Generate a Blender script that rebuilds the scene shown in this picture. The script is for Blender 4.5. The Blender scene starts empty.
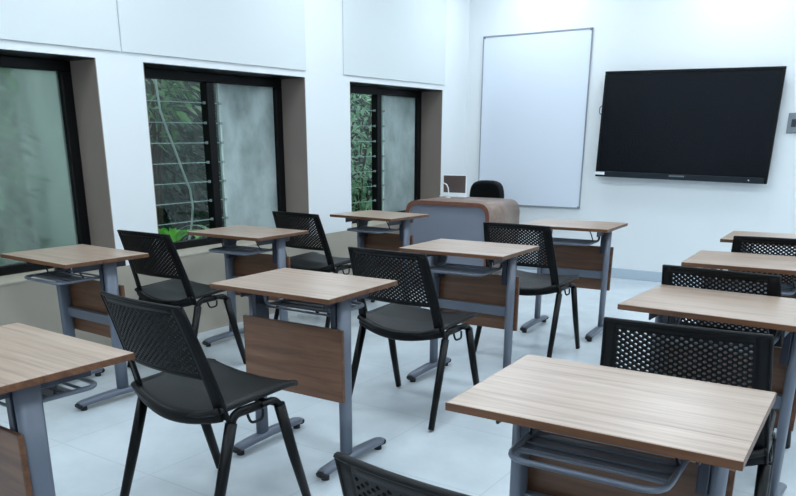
import bpy, bmesh, math, random
from mathutils import Vector, Matrix

SC = bpy.context.scene
COL = SC.collection
PI = math.pi

# ------------------------------------------------------------------ camera
CAM_H = 1.3075
cd = bpy.data.cameras.new('camera')
cam = bpy.data.objects.new('camera', cd)
COL.objects.link(cam)
R_, U_, F_ = Vector((.81903, .57373, -.00393)), Vector((-.17042, .24982, .95318)), Vector((-.54785, .78001, -.30239))
m = Matrix((R_, U_, -F_)).transposed().to_4x4()
m.translation = Vector((0, 0, CAM_H))
cam.matrix_world = m
cd.sensor_fit = 'HORIZONTAL'
cd.sensor_width = 36
cd.lens = 761.7 * 36 / 796
cd.shift_x = (398 - 376.47) / 796
cd.shift_y = (380.11 - 248) / 796
cd.clip_start = .02
SC.camera = cam

# ------------------------------------------------------------------ world, light, exposure
W = bpy.data.worlds.new('sky')
SC.world = W
W.use_nodes = True
bg = W.node_tree.nodes['Background']
bg.inputs[0].default_value = (.80, .93, 1, 1)
bg.inputs[1].default_value = 1.7
LAMP_W = 10.1
LAMP_COL = (.79, .905, 1.0)
vs = SC.view_settings
vs.view_transform = 'Standard'
vs.look = 'None'
vs.gamma = 1
vs.use_curve_mapping = False
vs.exposure = 0.0

# room frame: x to the right along the front wall, y towards it
XL, YF, XR, YB, ZC = -4.043, 7.407, 3.1, -2.4, 2.95
SILL, HEAD = .55, 1.757
WINS = [(1.425, 2.955), (3.29, 4.82), (5.39, 6.905)]
RV = .235          # depth of the reveals


# ------------------------------------------------------------------ helpers
def link(name, me, mat=None, parent=None):
    o = bpy.data.objects.new(name, me)
    COL.objects.link(o)
    if mat is not None:
        me.materials.clear()
        me.materials.append(mat)
    if parent is not None:
        o.parent = parent
    return o


def tag(o, label=None, cat=None, group=None, kind=None):
    if label: o['label'] = label
    if cat: o['category'] = cat
    if group: o['group'] = group
    if kind: o['kind'] = kind
    return o


def empty(name, loc=(0, 0, 0), rz=0):
    o = bpy.data.objects.new(name, None)
    COL.objects.link(o)
    o.empty_display_size = .1
    o.location = loc
    o.rotation_euler = (0, 0, rz)
    return o


def copy_tree(o, parent=None):
    c = o.copy()
    COL.objects.link(c)
    c.parent = parent
    for ch in list(o.children):
        copy_tree(ch, c)
    return c


def face_back(t):
    t.normal_update()
    bad = [f for f in t.faces if f.normal.y > 0]
    if bad: bmesh.ops.reverse_faces(t, faces=bad)
    t.normal_update()


class MB:
    def __init__(s):
        s.b = bmesh.new()

    def box(s, x0, x1, y0, y1, z0, z1, bev=0, seg=2, mat=None):
        t = bmesh.new()
        bmesh.ops.create_cube(t, size=1)
        for v in t.verts:
            v.co = Vector(((x0 + x1) / 2 + v.co.x * (x1 - x0), (y0 + y1) / 2 + v.co.y * (y1 - y0), (z0 + z1) / 2 + v.co.z * (z1 - z0)))
        if bev:
            bmesh.ops.bevel(t, geom=list(t.edges), offset=bev, segments=seg, affect='EDGES', profile=.5)
        s.merge(t, mat)
        return s

    def merge(s, t, mat=None):
        if mat is not None:
            bmesh.ops.transform(t, matrix=mat, verts=t.verts)
        mp = {}
        for v in t.verts:
            mp[v] = s.b.verts.new(v.co)
        for f in t.faces:
            try:
                nf = s.b.faces.new([mp[v] for v in f.verts])
                nf.smooth = f.smooth
            except ValueError:
                pass
        t.free()

    def tube(s, pts, a, b=None, n=10, up=(0, 0, 1), cap=True, scale=None, power=2.0):
        """sweep an oval (half sizes a sideways, b along up) along pts"""
        b = a if b is None else b
        pts = [Vector(p) for p in pts]
        up = Vector(up)
        rings = []
        for i, p in enumerate(pts):
            if i == 0: t = pts[1] - p
            elif i == len(pts) - 1: t = p - pts[i - 1]
            else: t = (pts[i + 1] - p).normalized() + (p - pts[i - 1]).normalized()
            t.normalize()
            sd = t.cross(up)
            if sd.length < 1e-4: sd = t.cross(Vector((0, 1, 0)))
            sd.normalize()
            w = sd.cross(t).normalized()
            k = scale[i] if scale else 1
            ring = []
            for j in range(n):
                an = 2 * PI * j / n
                ca, sa = math.cos(an), math.sin(an)
                e = 2.0 / power
                ca = math.copysign(abs(ca) ** e, ca)
                sa = math.copysign(abs(sa) ** e, sa)
                ring.append(s.b.verts.new(p + sd * (a * k * ca) + w * (b * k * sa)))
            rings.append(ring)
        for i in range(len(rings) - 1):
            for j in range(n):
                f = s.b.faces.new((rings[i][j], rings[i][(j + 1) % n], rings[i + 1][(j + 1) % n], rings[i + 1][j]))
                f.smooth = True
        if cap:
            s.b.faces.new(rings[0][::-1])
            s.b.faces.new(rings[-1])
        return s

    def disc(s, c, r, h, n=16, axis='z', r2=None):
        t = bmesh.new()
        bmesh.ops.create_cone(t, cap_ends=True, segments=n, radius1=r, radius2=r if r2 is None else r2, depth=h)
        mt = Matrix.Translation(c)
        if axis == 'y': mt = mt @ Matrix.Rotation(PI / 2, 4, 'X')
        if axis == 'x': mt = mt @ Matrix.Rotation(PI / 2, 4, 'Y')
        s.merge(t, mt)
        return s

    def quad(s, *ps):
        s.b.faces.new([s.b.verts.new(p) for p in ps])
        return s

    def grid(s, fn, nu, nv, thick=0, aim=None):
        t = bmesh.new()
        vv = [[t.verts.new(fn(i / nu, j / nv)) for i in range(nu + 1)] for j in range(nv + 1)]
        for j in range(nv):
            for i in range(nu):
                t.faces.new((vv[j][i], vv[j][i + 1], vv[j + 1][i + 1], vv[j + 1][i])).smooth = True
        if thick:
            face_back(t) if aim == 'y' else bmesh.ops.recalc_face_normals(t, faces=t.faces)
            bmesh.ops.solidify(t, geom=list(t.faces), thickness=thick)
        s.merge(t)
        return s

    def build(s, name, mat, parent=None, recalc=True):
        if recalc:
            bmesh.ops.recalc_face_normals(s.b, faces=s.b.faces)
        me = bpy.data.meshes.new(name)
        s.b.to_mesh(me)
        s.b.free()
        return link(name, me, mat, parent)


def rounded(pts, r, n=5):
    """polyline with rounded corners"""
    pts = [Vector(p) for p in pts]
    out = [pts[0]]
    for i in range(1, len(pts) - 1):
        p, a, b = pts[i], pts[i - 1], pts[i + 1]
        d1, d2 = (a - p), (b - p)
        rr = min(r, d1.length * .49, d2.length * .49)
        A, B = p + d1.normalized() * rr, p + d2.normalized() * rr
        for k in range(n + 1):
            t = k / n
            out.append(A * (1 - t) ** 2 + p * 2 * t * (1 - t) + B * t * t)
    out.append(pts[-1])
    return out


# ------------------------------------------------------------------ materials
def srgb(r, g, b):
    f = lambda c: (c / 255 / 12.92) if c <= 10 else ((c / 255 + .055) / 1.055) ** 2.4
    return (f(r), f(g), f(b), 1)


def mat(name, col, rough=.5, metal=0, spec=.5, noise=0, nscale=8, bump=0, bscale=60, coat=0):
    m = bpy.data.materials.new(name)
    m.use_nodes = True
    nt = m.node_tree
    P = nt.nodes['Principled BSDF']
    P.inputs['Base Color'].default_value = col
    P.inputs['Roughness'].default_value = rough
    P.inputs['Metallic'].default_value = metal
    P.inputs['Specular IOR Level'].default_value = spec
    P.inputs['Coat Weight'].default_value = coat
    tc = nt.nodes.new('ShaderNodeTexCoord')
    if noise:
        n = nt.nodes.new('ShaderNodeTexNoise')
        n.inputs['Scale'].default_value = nscale
        n.inputs['Detail'].default_value = 5
        nt.links.new(tc.outputs['Object'], n.inputs['Vector'])
        r = nt.nodes.new('ShaderNodeValToRGB')
        r.color_ramp.elements[0].position = .3
        r.color_ramp.elements[1].position = .7
        r.color_ramp.elements[0].color = tuple(c * (1 - noise) for c in col[:3]) + (1,)
        r.color_ramp.elements[1].color = tuple(min(1, c * (1 + noise)) for c in col[:3]) + (1,)
        nt.links.new(n.outputs['Fac'], r.inputs['Fac'])
        nt.links.new(r.outputs['Color'], P.inputs['Base Color'])
    if bump:
        n2 = nt.nodes.new('ShaderNodeTexNoise')
        n2.inputs['Scale'].default_value = bscale
        n2.inputs['Detail'].default_value = 3
        nt.links.new(tc.outputs['Object'], n2.inputs['Vector'])
        bp = nt.nodes.new('ShaderNodeBump')
        bp.inputs['Strength'].default_value = bump
        bp.inputs['Distance'].default_value = .002
        nt.links.new(n2.outputs['Fac'], bp.inputs['Height'])
        nt.links.new(bp.outputs['Normal'], P.inputs['Normal'])
    return m


def wood(name, dark, mid, light, rough=.35, spec=.5, stretch=(1.3, 26, 26), swap=False):
    m = bpy.data.materials.new(name)
    m.use_nodes = True
    nt = m.node_tree
    P = nt.nodes['Principled BSDF']
    P.inputs['Roughness'].default_value = rough
    P.inputs['Specular IOR Level'].default_value = spec
    tc = nt.nodes.new('ShaderNodeTexCoord')
    oi = nt.nodes.new('ShaderNodeObjectInfo')
    ad = nt.nodes.new('ShaderNodeVectorMath'); ad.operation = 'ADD'
    ml = nt.nodes.new('ShaderNodeMath'); ml.operation = 'MULTIPLY'; ml.inputs[1].default_value = 7.3
    nt.links.new(oi.outputs['Random'], ml.inputs[0])
    nt.links.new(tc.outputs['Object'], ad.inputs[0])
    nt.links.new(ml.outputs[0], ad.inputs[1])
    mp = nt.nodes.new('ShaderNodeMapping')
    mp.inputs['Scale'].default_value = stretch
    nt.links.new(ad.outputs[0], mp.inputs['Vector'])
    n = nt.nodes.new('ShaderNodeTexNoise')
    n.inputs['Scale'].default_value = 1.6
    n.inputs['Detail'].default_value = 8
    n.inputs['Roughness'].default_value = .62
    n.inputs['Distortion'].default_value = .6
    nt.links.new(mp.outputs['Vector'], n.inputs['Vector'])
    r = nt.nodes.new('ShaderNodeValToRGB')
    e = r.color_ramp.elements
    e[0].position, e[0].color = .28, dark
    e[1].position, e[1].color = .72, light
    k = e.new(.5); k.color = mid
    nt.links.new(n.outputs['Fac'], r.inputs['Fac'])
    n2 = nt.nodes.new('ShaderNodeTexNoise')
    n2.inputs['Scale'].default_value = 9
    n2.inputs['Detail'].default_value = 4
    nt.links.new(mp.outputs['Vector'], n2.inputs['Vector'])
    mx = nt.nodes.new('ShaderNodeMix'); mx.data_type = 'RGBA'; mx.blend_type = 'MULTIPLY'
    mx.inputs[0].default_value = .25
    r2 = nt.nodes.new('ShaderNodeValToRGB')
    r2.color_ramp.elements[0].position, r2.color_ramp.elements[0].color = .3, (.55, .55, .55, 1)
    r2.color_ramp.elements[1].position, r2.color_ramp.elements[1].color = .65, (1, 1, 1, 1)
    nt.links.new(n2.outputs['Fac'], r2.inputs['Fac'])
    nt.links.new(r.outputs['Color'], mx.inputs[6])
    nt.links.new(r2.outputs['Color'], mx.inputs[7])
    nt.links.new(mx.outputs[2], P.inputs['Base Color'])
    return m


def floor_mat():
    m = bpy.data.materials.new('vinyl_floor')
    m.use_nodes = True
    nt = m.node_tree
    P = nt.nodes['Principled BSDF']
    tc = nt.nodes.new('ShaderNodeTexCoord')
    br = nt.nodes.new('ShaderNodeTexBrick')
    br.offset = 0
    br.inputs['Scale'].default_value = 1
    br.inputs['Brick Width'].default_value = .6
    br.inputs['Row Height'].default_value = .6
    br.inputs['Mortar Size'].default_value = .003
    br.inputs['Mortar Smooth'].default_value = .2
    c = srgb(206, 214, 219)
    br.inputs['Color1'].default_value = c
    br.inputs['Color2'].default_value = srgb(203, 211, 216)
    br.inputs['Mortar'].default_value = srgb(190, 199, 204)
    nt.links.new(tc.outputs['Object'], br.inputs['Vector'])
    n = nt.nodes.new('ShaderNodeTexNoise')
    n.inputs['Scale'].default_value = 2.3
    n.inputs['Detail'].default_value = 7
    n.inputs['Roughness'].default_value = .6
    nt.links.new(tc.outputs['Object'], n.inputs['Vector'])
    r = nt.nodes.new('ShaderNodeValToRGB')
    r.color_ramp.elements[0].position, r.color_ramp.elements[0].color = .35, (.84, .85, .86, 1)
    r.color_ramp.elements[1].position, r.color_ramp.elements[1].color = .62, (1, 1, 1, 1)
    nt.links.new(n.outputs['Fac'], r.inputs['Fac'])
    mx = nt.nodes.new('ShaderNodeMix'); mx.data_type = 'RGBA'; mx.blend_type = 'MULTIPLY'
    mx.inputs[0].default_value = 1
    nt.links.new(br.outputs['Color'], mx.inputs[6])
    nt.links.new(r.outputs['Color'], mx.inputs[7])
    nt.links.new(mx.outputs[2], P.inputs['Base Color'])
    P.inputs['Roughness'].default_value = .24
    P.inputs['Specular IOR Level'].default_value = .55
    return m


def glass_mat(name, tint=(.93, 1, .97, 1)):
    m = bpy.data.materials.new(name)
    m.use_nodes = True
    nt = m.node_tree
    nt.nodes.remove(nt.nodes['Principled BSDF'])
    out = nt.nodes['Material Output']
    tr = nt.nodes.new('ShaderNodeBsdfTransparent'); tr.inputs[0].default_value = tint
    gl = nt.nodes.new('ShaderNodeBsdfGlossy'); gl.inputs['Roughness'].default_value = .02
    lw = nt.nodes.new('ShaderNodeLayerWeight'); lw.inputs[0].default_value = .5
    pw = nt.nodes.new('ShaderNodeMath'); pw.operation = 'POWER'; pw.inputs[1].default_value = 4
    fr = nt.nodes.new('ShaderNodeMath'); fr.operation = 'MULTIPLY_ADD'; fr.inputs[1].default_value = .6; fr.inputs[2].default_value = .05
    nt.links.new(lw.outputs['Facing'], pw.inputs[0]); nt.links.new(pw.outputs[0], fr.inputs[0])
    mx = nt.nodes.new('ShaderNodeMixShader')
    nt.links.new(fr.outputs[0], mx.inputs[0])
    nt.links.new(tr.outputs[0], mx.inputs[1])
    nt.links.new(gl.outputs[0], mx.inputs[2])
    nt.links.new(mx.outputs[0], out.inputs[0])
    return m


def frosted_mat(name, c0, c1, scale=(1, 1.6, .5), blur=.35, see=.35):
    """grimy frosted glass: milky translucent film, part rough see-through"""
    m = bpy.data.materials.new(name)
    m.use_nodes = True
    nt = m.node_tree
    P = nt.nodes['Principled BSDF']
    out = nt.nodes['Material Output']
    tc = nt.nodes.new('ShaderNodeTexCoord')
    mp = nt.nodes.new('ShaderNodeMapping'); mp.inputs['Scale'].default_value = scale
    nt.links.new(tc.outputs['Object'], mp.inputs['Vector'])
    n = nt.nodes.new('ShaderNodeTexNoise'); n.inputs['Scale'].default_value = 2.6
    n.inputs['Detail'].default_value = 7; n.inputs['Roughness'].default_value = .6
    nt.links.new(mp.outputs['Vector'], n.inputs['Vector'])
    r = nt.nodes.new('ShaderNodeValToRGB')
    r.color_ramp.elements[0].position, r.color_ramp.elements[0].color = .32, c0
    r.color_ramp.elements[1].position, r.color_ramp.elements[1].color = .62, c1
    nt.links.new(n.outputs['Fac'], r.inputs['Fac'])
    df = nt.nodes.new('ShaderNodeBsdfDiffuse')
    tl = nt.nodes.new('ShaderNodeBsdfTranslucent')
    nt.links.new(r.outputs['Color'], df.inputs[0])
    nt.links.new(r.outputs['Color'], tl.inputs[0])
    a = nt.nodes.new('ShaderNodeMixShader'); a.inputs[0].default_value = .6
    nt.links.new(df.outputs[0], a.inputs[1]); nt.links.new(tl.outputs[0], a.inputs[2])
    P.inputs['Base Color'].default_value = (.85, 1, .93, 1)
    P.inputs['Transmission Weight'].default_value = 1
    P.inputs['Roughness'].default_value = blur
    P.inputs['IOR'].default_value = 1.1
    b = nt.nodes.new('ShaderNodeMixShader'); b.inputs[0].default_value = see
    nt.links.new(a.outputs[0], b.inputs[1]); nt.links.new(P.outputs[0], b.inputs[2])
    nt.links.new(b.outputs[0], out.inputs[0])
    return m


def leaf_mat(name, c0, c1):
    m = bpy.data.materials.new(name)
    m.use_nodes = True
    nt = m.node_tree
    P = nt.nodes['Principled BSDF']
    out = nt.nodes['Material Output']
    tc = nt.nodes.new('ShaderNodeTexCoord')
    n = nt.nodes.new('ShaderNodeTexNoise'); n.inputs['Scale'].default_value = 5
    nt.links.new(tc.outputs['Object'], n.inputs['Vector'])
    r = nt.nodes.new('ShaderNodeValToRGB')
    r.color_ramp.elements[0].position, r.color_ramp.elements[0].color = .35, c0
    r.color_ramp.elements[1].position, r.color_ramp.elements[1].color = .65, c1
    nt.links.new(n.outputs['Fac'], r.inputs['Fac'])
    nt.links.new(r.outputs['Color'], P.inputs['Base Color'])
    P.inputs['Roughness'].default_value = .4
    tl = nt.nodes.new('ShaderNodeBsdfTranslucent')
    nt.links.new(r.outputs['Color'], tl.inputs[0])
    a = nt.nodes.new('ShaderNodeMixShader'); a.inputs[0].default_value = .35
    nt.links.new(P.outputs[0], a.inputs[1]); nt.links.new(tl.outputs[0], a.inputs[2])
    nt.links.new(a.outputs[0], out.inputs[0])
    return m


def emit_mat(name, col, s):
    m = bpy.data.materials.new(name)
    m.use_nodes = True
    P = m.node_tree.nodes['Principled BSDF']
    P.inputs['Base Color'].default_value = (.8, .8, .8, 1)
    P.inputs['Emission Color'].default_value = col
    P.inputs['Emission Strength'].default_value = s
    return m


M = dict(
    wall=mat('white_wall_paint', srgb(227, 231, 233), .6, bump=.15, bscale=90),
    upper=mat('white_panel_paint', srgb(214, 220, 221), .5),
    dado=mat('greige_paint', srgb(172, 164, 150), .55, noise=.05, nscale=3, bump=.15),
    reveal=mat('taupe_laminate', srgb(136, 124, 116), .55, noise=.05, nscale=4),
    ceil=mat('ceiling_white', srgb(235, 238, 238), .8),
    floor=floor_mat(),
    skirt=mat('grey_skirting', srgb(176, 190, 202), .5),
    black_alu=mat('black_aluminium', srgb(8, 9, 11), .4, spec=.2),
    glass=glass_mat('louvre_glass', (.86, .97, .93, 1)),
    blade_edge=mat('polished_glass_edge', srgb(140, 168, 162), .3),
    clip=mat('louvre_clip_grey', srgb(150, 165, 165), .4, metal=.4),
    top=wood('desktop_laminate', srgb(138, 114, 98), srgb(172, 149, 132), srgb(191, 170, 154), .32, 1.0),
    edge=wood('edge_band_brown', srgb(72, 44, 26), srgb(98, 62, 38), srgb(120, 80, 50), .45),
    panel=wood('modesty_laminate', srgb(74, 48, 34), srgb(106, 73, 53), srgb(126, 90, 68), .42, .5, (1.1, 16, 16)),
    steel=mat('blue_grey_powder_coat', srgb(100, 107, 120), .38, metal=.15, bump=.1, bscale=300),
    steel_dark=mat('dark_blue_powder_coat', srgb(42, 47, 60), .4, metal=.1),
    plastic=mat('black_plastic', srgb(4, 5, 7), .5, spec=.2, bump=.25, bscale=400),
    seat=mat('black_plastic_seat', srgb(6, 7, 9), .48, spec=.3, bump=.25, bscale=400),
    tube=mat('black_painted_tube', srgb(3, 4, 6), .38, spec=.22),
    rubber=mat('black_rubber', srgb(14, 15, 17), .6),
    board=mat('whiteboard_enamel', srgb(222, 229, 240), .22, spec=.5),
    alu=mat('brushed_aluminium', srgb(150, 156, 164), .4, metal=.25),
    screen=mat('display_glass', srgb(8, 12, 20), .2, spec=.2),
    bezel=mat('display_bezel', srgb(4, 7, 11), .4, spec=.2),
    bezel2=mat('display_lower_bezel', srgb(22, 30, 38), .4, spec=.3),
    white=mat('white_plastic', srgb(235, 238, 240), .4),
    greyp=mat('grey_plate', srgb(120, 128, 134), .45),
    podium=wood('podium_laminate', srgb(124, 104, 94), srgb(138, 117, 106), srgb(150, 130, 118), .4, .5, (1.2, 10, 10)),
    podium_edge=mat('podium_edge_brown', srgb(112, 70, 56), .45, noise=.15, nscale=20),
    podium_front=mat('podium_front_blue_grey', srgb(122, 128, 142), .42, noise=.03, nscale=5),
    bark=mat('bark_brown', srgb(70, 62, 52), .85, noise=.2, nscale=14),
    leaf_dark=leaf_mat('dark_leaves', srgb(26, 54, 44), srgb(52, 92, 74)),
    leaf_mid=leaf_mat('mid_leaves', srgb(52, 98, 66), srgb(120, 168, 110)),
    leaf_pale=leaf_mat('pale_leaves', srgb(92, 140, 104), srgb(176, 212, 176)),
    leaf_bright=leaf_mat('bright_leaves', srgb(70, 170, 50), srgb(130, 214, 70)),
    outwall=mat('dark_grey_green', srgb(34, 44, 40), .9, noise=.3, nscale=3),  # dark grey-green with random mottling, behind the plants
    fin=mat('pale_concrete', srgb(196, 206, 202), .85, noise=.15, nscale=4),
    soil=mat('garden_soil', srgb(62, 66, 50), .95, noise=.2, nscale=5),
    lamp=emit_mat('led_diffuser', (.82, .93, 1, 1), 6),
    cream=mat('cream_cable', srgb(190, 205, 200), .5),
    darkbrown=mat('dark_brown_screen', srgb(92, 78, 76), .3),
)
M['frost'] = frosted_mat('frosted_pane', srgb(166, 182, 180), srgb(222, 232, 234), (1, 1.3, 1.0), see=.12)
M['frost_green'] = frosted_mat('frosted_pane_clearer', srgb(160, 186, 176), srgb(226, 238, 234), (1, 1.6, .35), blur=.26, see=.74)


def struct(name, mb, m, parent=None):
    o = mb.build(name, m, parent)
    if parent is None: o['kind'] = 'structure'
    return o


# ------------------------------------------------------------------ room shell
struct('floor', MB().box(XL, XR, YB, YF, -.1, 0), M['floor'])
struct('ceiling', MB().box(XL - .5, XR + .15, YB - .15, YF + .15, ZC, ZC + .1), M['ceil'])
struct('wall_front', MB().box(XL - .5, XR + .15, YF, YF + .15, -.1, ZC), M['wall'])
struct('wall_back', MB().box(XL - .5, XR + .15, YB - .15, YB, -.1, ZC), M['wall'])
struct('wall_right', MB().box(XR, XR + .15, YB, YF, -.1, ZC), M['wall'])
XO = XL - RV - .08      # outer face of the left wall
wl = MB()
wl.box(XO, XL, YB, YF, HEAD, ZC)
ys = [YB] + [v for w in WINS for v in w] + [YF]
for i in range(0, len(ys), 2):
    wl.box(XO, XL, ys[i], ys[i + 1], SILL, HEAD)
struct('wall_left', wl, M['wall'])
struct('trim_1', MB().box(XO, XL + .001, YB, YF, -.1, SILL), M['dado'])
# upper wall boards with open joints
for k, (a, b) in enumerate([(YB, 3.125), (3.137, 4.825), (5.30, 6.93)]):
    struct('trim_%d' % (k + 2), MB().box(XL, XL + .012, a, b, 1.803, ZC, .002, 1), M['upper'])
# reveal linings (taupe laminate at the sides)
n = 5
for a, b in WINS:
    t = .006
    mb = MB()
    mb.box(XO, XL - .001, a, a + t, SILL, HEAD)
    mb.box(XO, XL - .001, b - t, b, SILL, HEAD)
    struct('trim_%d' % (n + 10), MB().box(XO, XL - .001, a + t, b - t, HEAD - t, HEAD), M['black_alu'])  # head lining coloured black, sharing the frame material
    struct('trim_%d' % n, mb, M['reveal']); n += 1
    struct('trim_%d' % n, MB().box(XO, XL + .004, a, b, SILL - .004, SILL + .01, .002, 1), M['dado']); n += 1
struct('baseboard_front', MB().box(XL, XR, YF - .012, YF, 0, .095, .003, 1), M['skirt'])
struct('baseboard_left', MB().box(XL, XL + .008, YB, YF - .012, 0, .012, .002, 1), M['dado'])
struct('baseboard_right', MB().box(XR - .012, XR, YB, YF - .012, 0, .095, .003, 1), M['skirt'])

# ------------------------------------------------------------------ windows
XI = XL - RV            # inner face of the frames
for k, (a, b) in enumerate(WINS):
    f = MB()
    a2, b2, z0, z1 = a + .006, b - .006, SILL + .01, HEAD - .006
    x0, x1 = XI - .06, XI
    f.box(x0, x1, a2, b2, z1 - .06, z1, .004, 1)
    f.box(x0, x1, a2, b2, z0, z0 + .05, .004, 1)
    f.box(x0, x1, a2, a2 + .045, z0 + .05, z1 - .06, .004, 1)
    f.box(x0, x1, b2 - .07, b2, z0 + .05, z1 - .06, .004, 1)
    ym = a + .72
    f.box(x0, x1 + .01, ym, ym + .072, z0 + .05, z1 - .06, .004, 1)
    win = struct('window_%d' % (k + 1), f, M['black_alu'])
    # pane of the right half
    pb0 = ym + .072 + (.078 if k else .0)
    pane = MB().box(x0 + .02, x0 + .026, pb0, b2 - .07, z0 + .05, z1 - .06)
    pane.build('frosted_pane', M['frost'] if k else M['frost_green'], win)
    if k:
        s = MB().box(x0 + .012, x0 + .034, pb0 - .008, pb0 + .012, z0 + .05, z1 - .06, .002, 1)
        s.build('pane_channel', M['cream'], win)
    # louvre blades of the left half, and the sliver beside the mullion
    nb = 8
    zs = [z0 + .05 + (z1 - z0 - .11) * i / nb for i in range(nb + 1)]
    cl = MB()
    for i in range(nb):
        for (p, q) in ((a2 + .045, ym),) + (((ym + .072, pb0 - .008),) if k else ()):
            bl = MB()
            x = x0 + .03
            bl.quad((x + .006, p, zs[i] - .004), (x + .006, q, zs[i] - .004), (x + .002, q, zs[i + 1] + .006), (x + .002, p, zs[i + 1] + .006))
            o = bl.build('louvre_blade', M['glass'], win)
            MB().box(x + .003, x + .008, p, q, zs[i] - .006, zs[i] - .001).build('blade_edge', M['blade_edge'], o)
        if k:
            cl.box(x0 + .03, x0 + .05, pb0 - .02, pb0 + .004, zs[i] - .012, zs[i] + .006, .002, 1)
        cl.box(x0 + .03, x0 + .05, ym - .012, ym + .004, zs[i] - .012, zs[i] + .006, .002, 1)
    cl.build('louvre_clip', M['clip'], win)

# ------------------------------------------------------------------ outside: ground, garden wall, plants
struct('ground_outside', MB().box(-14, XO, -8, 20, -.3, -.2), M['soil'])
struct('wall_outside', MB().box(-8.2, -8.0, -6, 20, -.2, 3.6), M['outwall'])


struct('pier_outside', MB().box(-5.0, XO - .002, 3.0, 3.12, -.2, 2.6, .004, 1), M['fin'])


def leaf(bm, c, d, nrm, L, Wd, bend=.25):
    d = d.normalized()
    s = d.cross(nrm)
    if s.length < 1e-3: s = d.cross(Vector((1, 0, 0)))
    s.normalize()
    nn = s.cross(d).normalized()
    P = lambda t, w: bm.verts.new(c + d * (L * t) + s * (Wd * w) - nn * (bend * L * t * t))
    b0 = P(0, 0); l1, r1 = P(.35, .5), P(.35, -.5); l2, r2 = P(.7, .38), P(.7, -.38); t = P(1, 0)
    for q in ((b0, r1, l1), (l1, r1, r2, l2), (l2, r2, t)):
        bm.faces.new(q).smooth = True


def shrub(name, cx, cy, z0, h, rad, nl, L, Wd, mt, label, cat='shrub', seed=1, group=None):
    rnd = random.Random(seed)
    root = empty(name, (cx, cy, -.2))
    tag(root, label, cat, group)
    bm = MB()
    st = MB()
    for i in range(6):
        an = rnd.uniform(0, 2 * PI); rr = rad * rnd.uniform(.2, .7)
        pts = [(math.cos(an) * rr * t * .9, math.sin(an) * rr * t * .9, (z0 + h * .8 + .2) * t) for t in (0, .25, .5, .75, 1)]
        st.tube(pts, .022, n=6, scale=[1, .85, .7, .5, .3])
    for i in range(nl):
        while True:
            p = Vector((rnd.uniform(-1, 1), rnd.uniform(-1, 1), rnd.uniform(-1, 1)))
            if .35 < p.length < 1: break
        c = Vector((p.x * rad, p.y * rad, z0 + .2 + h / 2 + p.z * h / 2))
        d = Vector((p.x + rnd.uniform(-.8, .8), p.y + rnd.uniform(-.8, .8), p.z * .3 + rnd.uniform(-.8, .4)))
        leaf(bm.b, c, d, Vector((rnd.uniform(-.5, .5), rnd.uniform(-.5, .5), 1)), L * rnd.uniform(.7, 1.3), Wd * rnd.uniform(.7, 1.2))
    fo = bm.build('foliage', mt, root, recalc=False)
    st.build('branch', M['bark'], root)
    return root


def arch_plant(cx, cy, z0, nl, L, Wd, mt, label, seed, name='strap_leaf_plant'):
    rnd = random.Random(seed)
    root = empty(name, (cx, cy, -.2))
    tag(root, label, 'plant')
    bm = MB()
    for i in range(nl):
        an = 2 * PI * i / nl + rnd.uniform(-.3, .3)
        l = L * rnd.uniform(.75, 1.1)
        out = Vector((math.cos(an), math.sin(an), 0)); sd = Vector((-math.sin(an), math.cos(an), 0))
        prev = None
        for k in range(9):
            t = k / 8
            p = out * (l * .75 * t) + Vector((0, 0, z0 + .2 + l * (1.0 * t - .85 * t * t)))
            w = Wd * (.35 + 1.2 * t) * (1 - t) ** .6 if t < 1 else 0
            w = max(w, .004)
            cur = (bm.b.verts.new(p + sd * w), bm.b.verts.new(p - Vector((0, 0, w * .35))), bm.b.verts.new(p - sd * w))
            if prev:
                bm.b.faces.new((prev[0], prev[1], cur[1], cur[0])).smooth = True
                bm.b.faces.new((prev[1], prev[2], cur[2], cur[1])).smooth = True
            prev = cur
    bm.build('foliage', mt, root, recalc=False)
    MB().tube([(0, 0, 0), (0, 0, (z0 + .25))], .04, n=8, scale=[1, .7]).build('stem', M['bark'], root)
    return root


shrub('leafy_shrub', -6.0, 4.85, 1.25, 1.2, .5, 500, .14, .05, M['leaf_mid'], 'tall mid-green shrub filling the top of the middle window', seed=3)
shrub('leafy_shrub', -7.0, 5.6, .0, 2.3, .75, 1400, .16, .06, M['leaf_dark'], 'dark green bush at the back behind the middle window louvres', seed=4)
shrub('leafy_shrub', -5.4, 2.75, -.1, 2.3, .62, 1400, .16, .06, M['leaf_mid'], 'green bush blurred behind the frosted pane of the nearest window', seed=5)
shrub('leafy_shrub', -5.7, 7.6, .1, 2.2, .7, 1700, .11, .045, M['leaf_pale'], 'pale green leafy bush seen through the narrow louvres of the far window', seed=6)
shrub('leafy_shrub', -6.9, 9.2, .0, 2.4, .8, 1200, .16, .06, M['leaf_dark'], 'dark bush deepest behind the far window louvres', seed=7)
arch_plant(-5.35, 4.5, .40, 11, .55, .05, M['leaf_bright'], 'bright green broad-leaved plant at the lower left of the middle window', 8, 'broad_leaf_plant')
arch_plant(-5.3, 5.1, .3, 30, .75, .022, M['leaf_pale'], 'spiky strap-leaved plant at the bottom of the middle window', 9)
cb = [(-4.9, 4.06, 2.6), (-4.9, 4.085, 1.95), (-4.9, 4.09, 1.748), (-4.9, 4.111, 1.522), (-4.9, 4.165, 1.37), (-4.9, 4.226, 1.227), (-4.9, 4.285, 1.07), (-4.9, 4.35, .916), (-4.9, 4.365, .78), (-4.9, 4.34, .64), (-4.9, 4.28, .45), (-4.9, 4.2, -.2)]
tag(MB().tube(cb, .009, n=8, up=(1, 0, 0)).build('cable', M['cream']), 'pale cable hanging in a long curve outside the middle window', 'cable')


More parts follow.
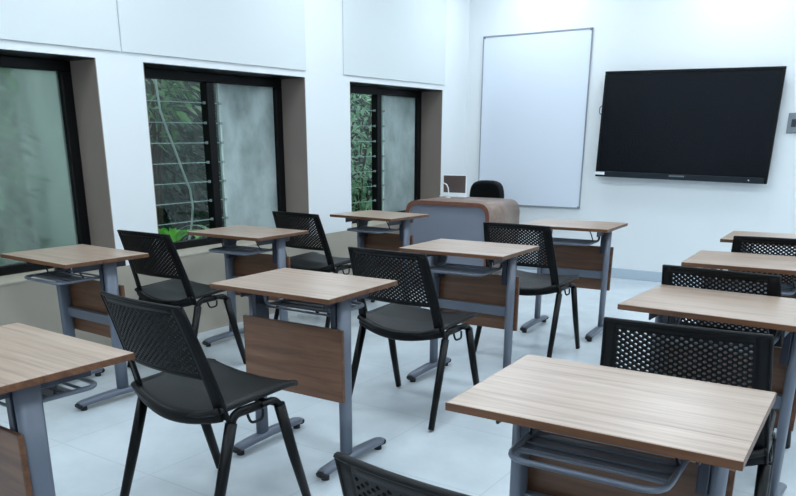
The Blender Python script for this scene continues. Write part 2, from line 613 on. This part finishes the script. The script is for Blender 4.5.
# ------------------------------------------------------------------ ceiling lights
def ceiling_light():
    root = empty('ceiling_light', (0, 0, ZC))
    fr = MB()
    h = .3
    fr.box(-h, h, -h, -h + .02, -.025, 0); fr.box(-h, h, h - .02, h, -.025, 0)
    fr.box(-h, -h + .02, -h + .02, h - .02, -.025, 0); fr.box(h - .02, h, -h + .02, h - .02, -.025, 0)
    fr.build('frame', M['white'], root)
    MB().box(-h + .02, h - .02, -h + .02, h - .02, -.012, -.004).build('diffuser', M['lamp'], root)
    ld = bpy.data.lights.new('panel_light', 'AREA')
    ld.shape = 'SQUARE'; ld.size = .56; ld.energy = LAMP_W; ld.color = LAMP_COL
    lo = bpy.data.objects.new('panel_light', ld)
    COL.objects.link(lo); lo.parent = root; lo.location = (0, 0, -.03)
    return root


cl0 = ceiling_light()
first = True
for x in (-3.2, -1.5, .2, 1.9):
    for y in (-1.2, .8, 2.8, 4.8, 6.75):
        o = cl0 if first else copy_tree(cl0)
        first = False
        o.location = (x, y, ZC)
        tag(o, 'square white flush ceiling light panel above the classroom', 'ceiling light', 'ceiling light panels')


# ------------------------------------------------------------------ student desk
DW, DD, DH = .608, .467, .75


def make_desk():
    root = empty('student_desk')
    tp = MB().box(-DW / 2 + .0015, DW / 2 - .0015, -DD / 2 + .0015, DD / 2 - .0015, DH - .020, DH, .0015, 1).build('tabletop', M['top'], root)
    e = MB()
    hw, hd, t = DW / 2, DD / 2, .0022
    for (a, b, c, d) in ((-hw, hw, -hd, -hd + t), (-hw, hw, hd - t, hd), (-hw, -hw + t, -hd + t, hd - t), (hw - t, hw, -hd + t, hd - t)):
        e.box(a, b, c, d, DH - .0195, DH - .0015)
    e.build('edge_band', M['edge'], tp)
    for s in (-1, 1):
        x = .232 * s
        lg = MB().tube([(x, .045, .045), (x, .045, .4), (x, .045, DH - .026)], .017, .034, n=20, up=(0, 1, 0), power=2.8, scale=[.96, 1, 1.06]).build('leg', M['steel'], root)
        br = MB().box(x - s * .017 - .004, x - s * .017 + .004, -.15, .15, DH - .062, DH - .026, .002, 1)
        br.box(x - s * .026 - .012, x - s * .026 + .012, .005, .085, .56, DH - .03, .002, 1)
        br.build('top_bracket', M['steel_dark'], root)
        fp = [(x, -.215, .032), (x, -.19, .036), (x, -.1, .041), (x, 0, .044), (x, .1, .041), (x, .19, .036), (x, .215, .032)]
        ft = MB().tube(fp, .027, .017, n=14, power=2.6, scale=[.8, .95, 1, 1.04, 1, .95, .8]).build('foot', M['steel'], root)
        for q in (-1, 1):
            MB().tube([(x, q * .208, .029), (x, q * .222, .026), (x, q * .227, .022)], .024, .015, n=12, power=2.6, scale=[1, .95, .6]).build('end_cap', M['rubber'], ft)
            MB().disc((x, q * .19, .010), .017, .02, 12).disc((x, q * .19, .024), .009, .02, 8).build('glide', M['rubber'], ft)
    pn = MB().box(-.257, .257, .083, .099, .30, .598, .002, 1).build('modesty_panel', M['panel'], root)
    for s in (-1, 1):
        MB().box(*sorted((s * .2592, s * .257)), .0835, .0985, .301, .597).build('panel_edge', M['edge'], pn)
    MB().box(-.222, .222, .045, .075, .383, .435, .004, 2).build('cross_beam', M['steel'], root)
    # hanging book basket: bent tube loop with rods
    zb = .638
    lp = rounded([(-.168, .055, DH - .022), (-.17, .055, zb + .004), (-.17, -.205, zb), (.17, -.205, zb), (.17, .055, zb + .004), (.168, .055, DH - .022)], .055, 6)
    bk = MB().tube(lp, .0075, n=10, up=(.3, .5, .8)).build('book_basket', M['steel'], root)
    rd = MB()
    for yy in (-.15, -.10, -.05, 0, .05):
        rd.tube([(-.168, yy, zb), (.168, yy, zb)], .0045, n=8)
    rd.box(-.166, .166, -.13, -.02, zb - .004, zb - .001)
    rd.build('basket_rod', M['steel'], bk)
    for s in (-1, 1):
        hg = MB().tube(rounded([(s * .168, -.06, zb), (s * .155, -.09, DH - .05), (s * .140, -.09, DH - .026)], .02, 4), .004, n=8, up=(0, 1, 0))
        hg.build('hanger', M['steel_dark'], bk)
    return root


desk0 = make_desk()
DESKS = [
    # x, y, degrees, flipped, label
    (-.496, 1.637, 1.9, 0, 'nearest wooden-top desk at lower right, pale top over a wire book basket'),
    (-2.017, 1.048, -2.1, 1, 'desk with brown streaky top cut off by the left edge at lower left'),
    (-2.017, 2.361, 1.1, 1, 'desk in the centre foreground with its brown front panel turned towards the camera'),
    (-1.959, 3.664, 1.2, 0, 'desk in the middle of the room, blue-grey front of the teacher desk right behind it'),
    (-1.923, 5.074, 2.4, 0, 'far desk just below the portrait whiteboard, right of the teacher desk'),
    (-3.53, 2.328, -2.9, 0, 'desk standing against the nearest window at far left'),
    (-3.48, 3.542, .1, 0, 'desk standing under the middle window with louvres'),
    (-3.423, 4.92, -5.1, 0, 'farthest desk of the window column, beneath the far window'),
    (-.505, 2.865, -2.4, 0, 'second desk of the right-hand column, cut by the right edge, behind the nearest wooden desk'),
    (-.586, 3.992, 2.4, 0, 'third desk of the right-hand column, between two perforated chair backs'),
    (-.626, 5.005, 2.3, 0, 'last and smallest-looking desk top at the right edge, below the wall display'),
]
for i, (x, y, dg, fl, lab) in enumerate(DESKS):
    o = desk0 if i == 0 else copy_tree(desk0)
    o.location = (x, y, 0)
    o.rotation_euler = (0, 0, math.radians(dg) + (PI if fl else 0))
    tag(o, lab, 'desk', 'student desks with wooden tops')


# ------------------------------------------------------------------ stacking chair
def make_chair():
    root = empty('stacking_chair')
    Z0, Z1 = .455, .825

    def back(u, v):
        """u -1..1 across, v 0..1 up"""
        hw = .242 - .030 * v
        z = Z0 + (Z1 - Z0) * v - .006 * (u * u) * v
        y = -.128 - .120 * math.copysign(abs(v) ** 1.15, v) - .034 * (1 - u * u)
        return Vector((u * hw, y, z))
    t = bmesh.new()
    NU, NV = 15, 12
    u0, u1, v0, v1 = -.84, .84, .36, .94
    du, dv = (u1 - u0) / NU, (v1 - v0) / NV
    cache = {}

    def vert(u, v):
        k = (round(u, 5), round(v, 5))
        if k not in cache: cache[k] = t.verts.new(back(u, v))
        return cache[k]

    def cell(cu, cv, quad):
        """diamond cell around a hole"""
        a, b = du / 2, dv / 2
        hr_u, hr_v = .0053 / .218, .0046 / .37
        cor = [(cu + a, cv), (cu, cv + b), (cu - a, cv), (cu, cv - b)]
        hole = []
        for k in range(8):
            an = PI / 4 * k
            hole.append(vert(cu + hr_u * math.cos(an), cv + hr_v * math.sin(an)))
        cv_ = [vert(*c) for c in cor]
        for k in range(4):
            h0, h1, h2 = hole[2 * k], hole[2 * k + 1], hole[(2 * k + 2) % 8]
            c0, c1 = cv_[k], cv_[(k + 1) % 4]
            t.faces.new((c0, h1, h0)); t.faces.new((c0, c1, h1)); t.faces.new((c1, h2, h1))
    for j in range(NV):
        for i in range(NU):
            cell(u0 + (i + .5) * du, v0 + (j + .5) * dv, 0)
    for j in range(NV - 1):
        for i in range(NU - 1):
            cell(u0 + (i + 1) * du, v0 + (j + 1) * dv, 0)
    for i in range(NU):      # top and bottom borders
        if 1:
            a, b = u0 + (i + .5) * du, u0 + (i + 1.5) * du
            if i < NU - 1:
                t.faces.new((vert(a, v1), vert(u0 + (i + 1) * du, v1 - dv / 2), vert(b, v1)))
                t.faces.new((vert(a, v0), vert(b, v0), vert(u0 + (i + 1) * du, v0 + dv / 2)))
    for j in range(NV):
        if j < NV - 1:
            a, b = v0 + (j + .5) * dv, v0 + (j + 1.5) * dv
            t.faces.new((vert(u0, a), vert(u0 + du / 2, v0 + (j + 1) * dv), vert(u0, b)))
            t.faces.new((vert(u1, a), vert(u1, b), vert(u1 - du / 2, v0 + (j + 1) * dv)))
    # corners
    for su, uu in ((1, u0), (-1, u1)):
        for sv, vv in ((1, v0), (-1, v1)):
            t.faces.new((vert(uu, vv), vert(uu + su * du / 2, vv), vert(uu, vv + sv * dv / 2)))
    face_back(t)
    bmesh.ops.solidify(t, geom=list(t.faces), thickness=.007)
    b = MB()
    b.merge(t)
    # rim: top band, lower band, side members
    b.grid(lambda p, q: back(u0 + (u1 - u0) * p, v1 + (1 - v1) * q) , 16, 2, .009, 'y')
    b.grid(lambda p, q: back(-.84 + 1.68 * p, .32 + (v0 - .32) * q) , 16, 2, .009, 'y')
    for s in (-1, 1):
        b.grid(lambda p, q: back(s * (.83 + .17 * p), q * 1.0 - .05 * (1 - q)) , 3, 12, .010, 'y')
        b.tube([back(s * .99, v / 10) + Vector((0, .006, 0)) for v in range(-1, 11)], .006, .009, n=8, up=(0, 1, 0))
    b.tube([back(-1 + 2 * k / 20, 1.0) + Vector((0, .006, 0)) for k in range(21)], .009, .006, n=8)
    b.tube([(-.232 + .464 * k / 16, -.136 - .038 * math.sin(PI * k / 16), (.450 - .036 * max(0, math.sin(PI * k / 16)) ** .8)) for k in range(17)], .008, .022, n=8)
    b.build('backrest', M['plastic'], root)

    # seat shell, dished, with a drooping rear lip
    def seat(p, q):
        x = -.234 + .468 * p
        y = -.165 + .385 * q
        u = x / .234
        z = .470 - .012 * (1 - u * u) + .016 * q - .030 * (1 - u * u) * max(0, 1 - q * 3.2) - .014 * max(0, (q - .85) / .15) ** 2 + .006 * u * u
        if q < .12: y += .02 * (u * u)
        hw = 1 - .05 * max(0, (q - .85) / .15) ** 2
        return Vector((x * hw, y, z))
    s_ = MB().grid(seat, 16, 16, .014)
    s_.tube([seat(k / 16, 0) - Vector((0, 0, .008)) for k in range(17)], .012, .012, n=8)
    for e in (0, 1):
        s_.tube([seat(e, k / 16) - Vector((0, 0, .010)) for k in range(17)], .009, .012, n=8)
    s_.build('seat', M['seat'], root)
    for s in (-1, 1):
        # inverted U of tube on each side
        MB().tube(rounded([(s * .236, .03, .442), (s * .236, .105, .444), (s * .240, .128, .395)], .03, 5), .012, .017, n=12, up=(1, 0, 0)).tube(
            rounded([(s * .236, .03, .442), (s * .232, -.085, .440), (s * .240, -.112, .390)], .03, 5), .017, .012, n=12, up=(1, 0, 0)).build('side_rail', M['tube'], root)
        MB().tube([(s * .239, .118, .42), (s * .245, .17, .22), (s * .252, .232, .008)], .0165, .0215, n=14, up=(0, 1, 0), scale=[1.05, 1, .82]).build('leg', M['tube'], root)
        MB().tube([(s * .239, -.103, .415), (s * .245, -.165, .22), (s * .252, -.235, .008)], .0165, .0215, n=14, up=(0, 1, 0), scale=[1.05, 1, .82]).build('leg', M['tube'], root)
        cl = MB().tube(rounded([(s * .244, -.035, .428), (s * .250, -.028, .395), (s * .250, .028, .395), (s * .244, .035, .428)], .018, 4), .005, n=8, up=(1, 0, 0))
        cl.build('linking_hook', M['tube'], root)
    for y in (-.10, .10):
        MB().tube([(-.232, y, .428), (0, y, .418), (.232, y, .428)], .010, n=10, up=(0, 1, 0)).build('cross_bar', M['tube'], root)
    return root


chair0 = make_chair()
CHAIRS = [
    (-1.975, 1.765, -3.5, 'nearest full black chair at lower left, between the streaky desk and the panelled desk'),
    (-3.465, 2.96, 0, 'black chair under the pillar left of the middle window, behind the desk at far left'),
    (-3.50, 4.28, -3, 'black chair partly hidden beside the pillar between the middle and far windows'),
    (-1.95, 3.105, -1, 'black perforated chair in the middle of the room, right behind the panelled desk'),
    (-1.93, 4.43, -1, 'black perforated chair in front of the teacher desk, facing the far central desk'),
    (-.49, 2.355, 5, 'black chair whose wide perforated back rises behind the nearest desk top'),
    (-.575, 3.365, -4, 'black chair seen above and below the second desk top of the right-hand column'),
    (-.56, 4.54, 2, 'black chair partly hidden behind the third desk top at the right edge'),
    (-.495, 1.138, 0, 'black chair cut off by the bottom edge, only its back top corner showing'),
]
for i, (x, y, dg, lab) in enumerate(CHAIRS):
    o = chair0 if i == 0 else copy_tree(chair0)
    o.location = (x, y, 0)
    o.rotation_euler = (0, 0, math.radians(dg))
    tag(o, lab, 'chair', 'black perforated stacking chairs')

# ------------------------------------------------------------------ teacher desk, its chair and what stands on it
TX0, TX1, TY0, TY1, TH = -3.79, -2.955, 5.86, 6.46, .785
td = empty('teacher_desk', ((TX0 + TX1) / 2, TY0, 0))
tag(td, 'rounded teacher desk with brown wraparound top and blue-grey front panel', 'desk')
hw = (TX1 - TX0) / 2
prof = rounded([(-hw, 0, 0), (-hw, 0, TH), (hw, 0, TH), (hw, 0, 0)], .12, 8)
TK = .035
profi = rounded([(-hw + TK, 0, 0), (-hw + TK, 0, TH - TK), (hw - TK, 0, TH - TK), (hw - TK, 0, 0)], .09, 8)
D = TY1 - TY0


def strip(a, b, y0, y1):
    t = MB()
    n = len(a)
    va = [[t.b.verts.new((p.x, y, p.z)) for p in a] for y in (y0, y1)]
    vb = [[t.b.verts.new((p.x, y, p.z)) for p in b] for y in (y0, y1)]
    for i in range(n - 1):
        t.b.faces.new((va[0][i], va[0][i + 1], va[1][i + 1], va[1][i])).smooth = True
        t.b.faces.new((vb[0][i], vb[1][i], vb[1][i + 1], vb[0][i + 1])).smooth = True
        t.b.faces.new((va[0][i], vb[0][i], vb[0][i + 1], va[0][i + 1]))
        t.b.faces.new((va[1][i], va[1][i + 1], vb[1][i + 1], vb[1][i]))
    for i in (0, n - 1):
        t.b.faces.new((va[0][i], va[1][i], vb[1][i], vb[0][i]))
    return t


strip(prof, profi, .003, D).build('wraparound_shell', M['podium'], td)
strip(prof, profi, 0, .003).build('shell_edge', M['podium_edge'], td)
fp = MB()
vf = [[fp.b.verts.new((p.x * .999, y, p.z * .999)) for p in profi] for y in (.03, .05)]
fp.b.faces.new(vf[0]); fp.b.faces.new(vf[1][::-1])
for i in range(len(profi)):
    j = (i + 1) % len(profi)
    fp.b.faces.new((vf[0][i], vf[1][i], vf[1][j], vf[0][j]))
fp.build('front_panel', M['podium_front'], td)

# small display with a pale frame, and a gooseneck
ds = empty('small_display', (-3.60, 6.40, TH))
tag(ds, 'small dark brownish screen with a pale rim standing on the teacher desk', 'screen')
MB().box(-.125, .125, 0, .014, .012, .195, .004, 1).build('screen_frame', M['white'], ds)
MB().box(-.113, .118, -.002, .001, .038, .192).build('screen_face', M['darkbrown'], ds)
MB().box(-.13, .13, -.05, .03, 0, .012, .003, 1).build('base', M['white'], ds)
gn = empty('gooseneck_lamp', (-3.61, 6.26, TH))
tag(gn, 'thin white curved gooseneck in front of the small screen on the teacher desk', 'lamp')
MB().disc((0.03, 0, .004), .022, .008, 16).build('base', M['white'], gn)
MB().tube([(.03, 0, .006), (.031, 0, .05), (.024, 0, .09), (.008, 0, .118), (-.02, 0, .13), (-.045, 0, .125)], .005, n=8, up=(0, 1, 0)).build('neck', M['white'], gn)

tc_ = empty('office_chair', (-3.545, 6.95, 0))
tag(tc_, 'black office chair with a rounded back behind the teacher desk', 'chair')


bb = MB().tube([(0, -.035, .70), (0, -.03, .70), (0, -.015, .70), (0, .02, .70), (0, .033, .70), (0, .038, .70)], .185, .212, n=40, power=3.6, scale=[.86, .93, .98, 1, .96, .88])
bb.build('backrest', M['plastic'], tc_)
MB().box(-.22, .22, -.42, .0, .42, .49, .03, 4).build('seat', M['seat'], tc_)
MB().tube([(0, -.2, .42), (0, -.05, .40), (0, .045, .45), (0, .045, .62)], .02, .006, n=8, up=(1, 0, 0)).build('back_support', M['tube'], tc_)
MB().disc((0, -.2, .25), .025, .34, 14).build('gas_column', M['tube'], tc_)
bs = MB()
for k in range(5):
    an = 2 * PI * k / 5 + .3
    bs.tube([(0, -.2, .10), (.27 * math.cos(an), -.2 + .27 * math.sin(an), .065)], .018, .014, n=8)
sb = bs.build('star_base', M['tube'], tc_)
for k in range(5):
    an = 2 * PI * k / 5 + .3
    MB().disc((.27 * math.cos(an), -.2 + .27 * math.sin(an), .026), .026, .03, 14, 'x').build('caster', M['rubber'], sb)

# ------------------------------------------------------------------ whiteboard, display, switch plate on the front wall
wb = empty('whiteboard', (-3.31, YF, .64))
tag(wb, 'tall portrait whiteboard with a thin aluminium rim on the front wall', 'whiteboard')
bw, bh = 1.12, 1.632
MB().box(-bw / 2 + .006, bw / 2 - .006, -.014, 0, .006, bh - .006).build('writing_surface', M['board'], wb)
fr = MB()
for (a, b, c, d) in ((-bw / 2, bw / 2, 0, .014), (-bw / 2, bw / 2, bh - .014, bh), (-bw / 2, -bw / 2 + .009, .014, bh - .014), (bw / 2 - .009, bw / 2, .014, bh - .014)):
    fr.box(a, b, -.02, 0, c, d, .002, 1)
fr.build('frame', M['alu'], wb)
for sx in (-1, 1):
    for z in (0, bh - .024):
        MB().box(sx * bw / 2 - (.024 if sx > 0 else 0), sx * bw / 2 + (.024 if sx < 0 else 0), -.022, -.0005, z, z + .024, .004, 2).build('corner_cap', M['greyp'], wb)

tv = empty('wall_display', (-1.85, YF - .085, .942))
tag(tv, 'large black flat panel display mounted on the white front wall', 'display')
tv.rotation_euler = (0, math.radians(1.2), 0)
tw, th = 1.486, .925
MB().box(-tw / 2 + .02, tw / 2 - .02, .02, .06, .03, th - .03, .01, 2).build('housing', M['bezel'], tv)
fr = MB()
fr.box(-tw / 2, tw / 2, -.008, .022, th - .026, th, .004, 2)
fr.box(-tw / 2, -tw / 2 + .024, -.008, .022, 0, th - .026, .004, 2)
fr.box(tw / 2 - .024, tw / 2, -.008, .022, 0, th - .026, .004, 2)
fr.build('bezel', M['bezel'], tv)
lb = MB().box(-tw / 2 + .024, tw / 2 - .024, -.014, .022, 0, .05, .004, 2).build('lower_bezel', M['bezel2'], tv)
MB().box(-tw / 2 + .022, tw / 2 - .022, -.004, .02, .048, th - .024).build('screen', M['screen'], tv)
MB().box(-tw / 2 - .002, -tw / 2 + .09, -.0155, -.0140, .018, .044).build('sticker', M['white'], lb)
lg = MB()
xx = -.062
for w in (.014, .010, .012, .006, .013, .011, .012, .006, .012, .012):      # an unreadable little word mark
    lg.box(xx, xx + w, -.0150, -.0140, .026, .040); xx += w + .0025
lg.build('word_mark', M['greyp'], lb)
MB().disc((.60, -.0145, .025), .006, .003, 14, 'y').build('power_button', M['white'], lb)
MB().box(.55, .575, -.0150, -.0140, .022, .028).box(.63, .69, -.0150, -.0140, .036, .039).build('port', M['rubber'], lb)
MB().box(-.3, .3, .06, .085, .2, .7, .003, 1).build('wall_mount', M['rubber'], tv)
MB().tube(rounded([(-tw / 2 + .01, .03, .64), (-tw / 2 - .035, .03, .62), (-tw / 2 - .03, .03, .56), (-tw / 2 + .01, .03, .55)], .03, 5), .005, n=8, up=(0, 1, 0)).build('pen_hook', M['greyp'], tv)

sp = empty('switch_plate', (-.955, YF, 1.335))
tag(sp, 'grey switch plate on the front wall at the right edge, beside the display', 'switch')
MB().box(-.075, .075, -.012, 0, 0, .16, .004, 2).build('plate', M['greyp'], sp)
for k in range(2):
    MB().box(-.045 + k * .05, -.01 + k * .05, -.018, -.011, .05, .11, .003, 1).build('switch_button', M['steel_dark'], sp)
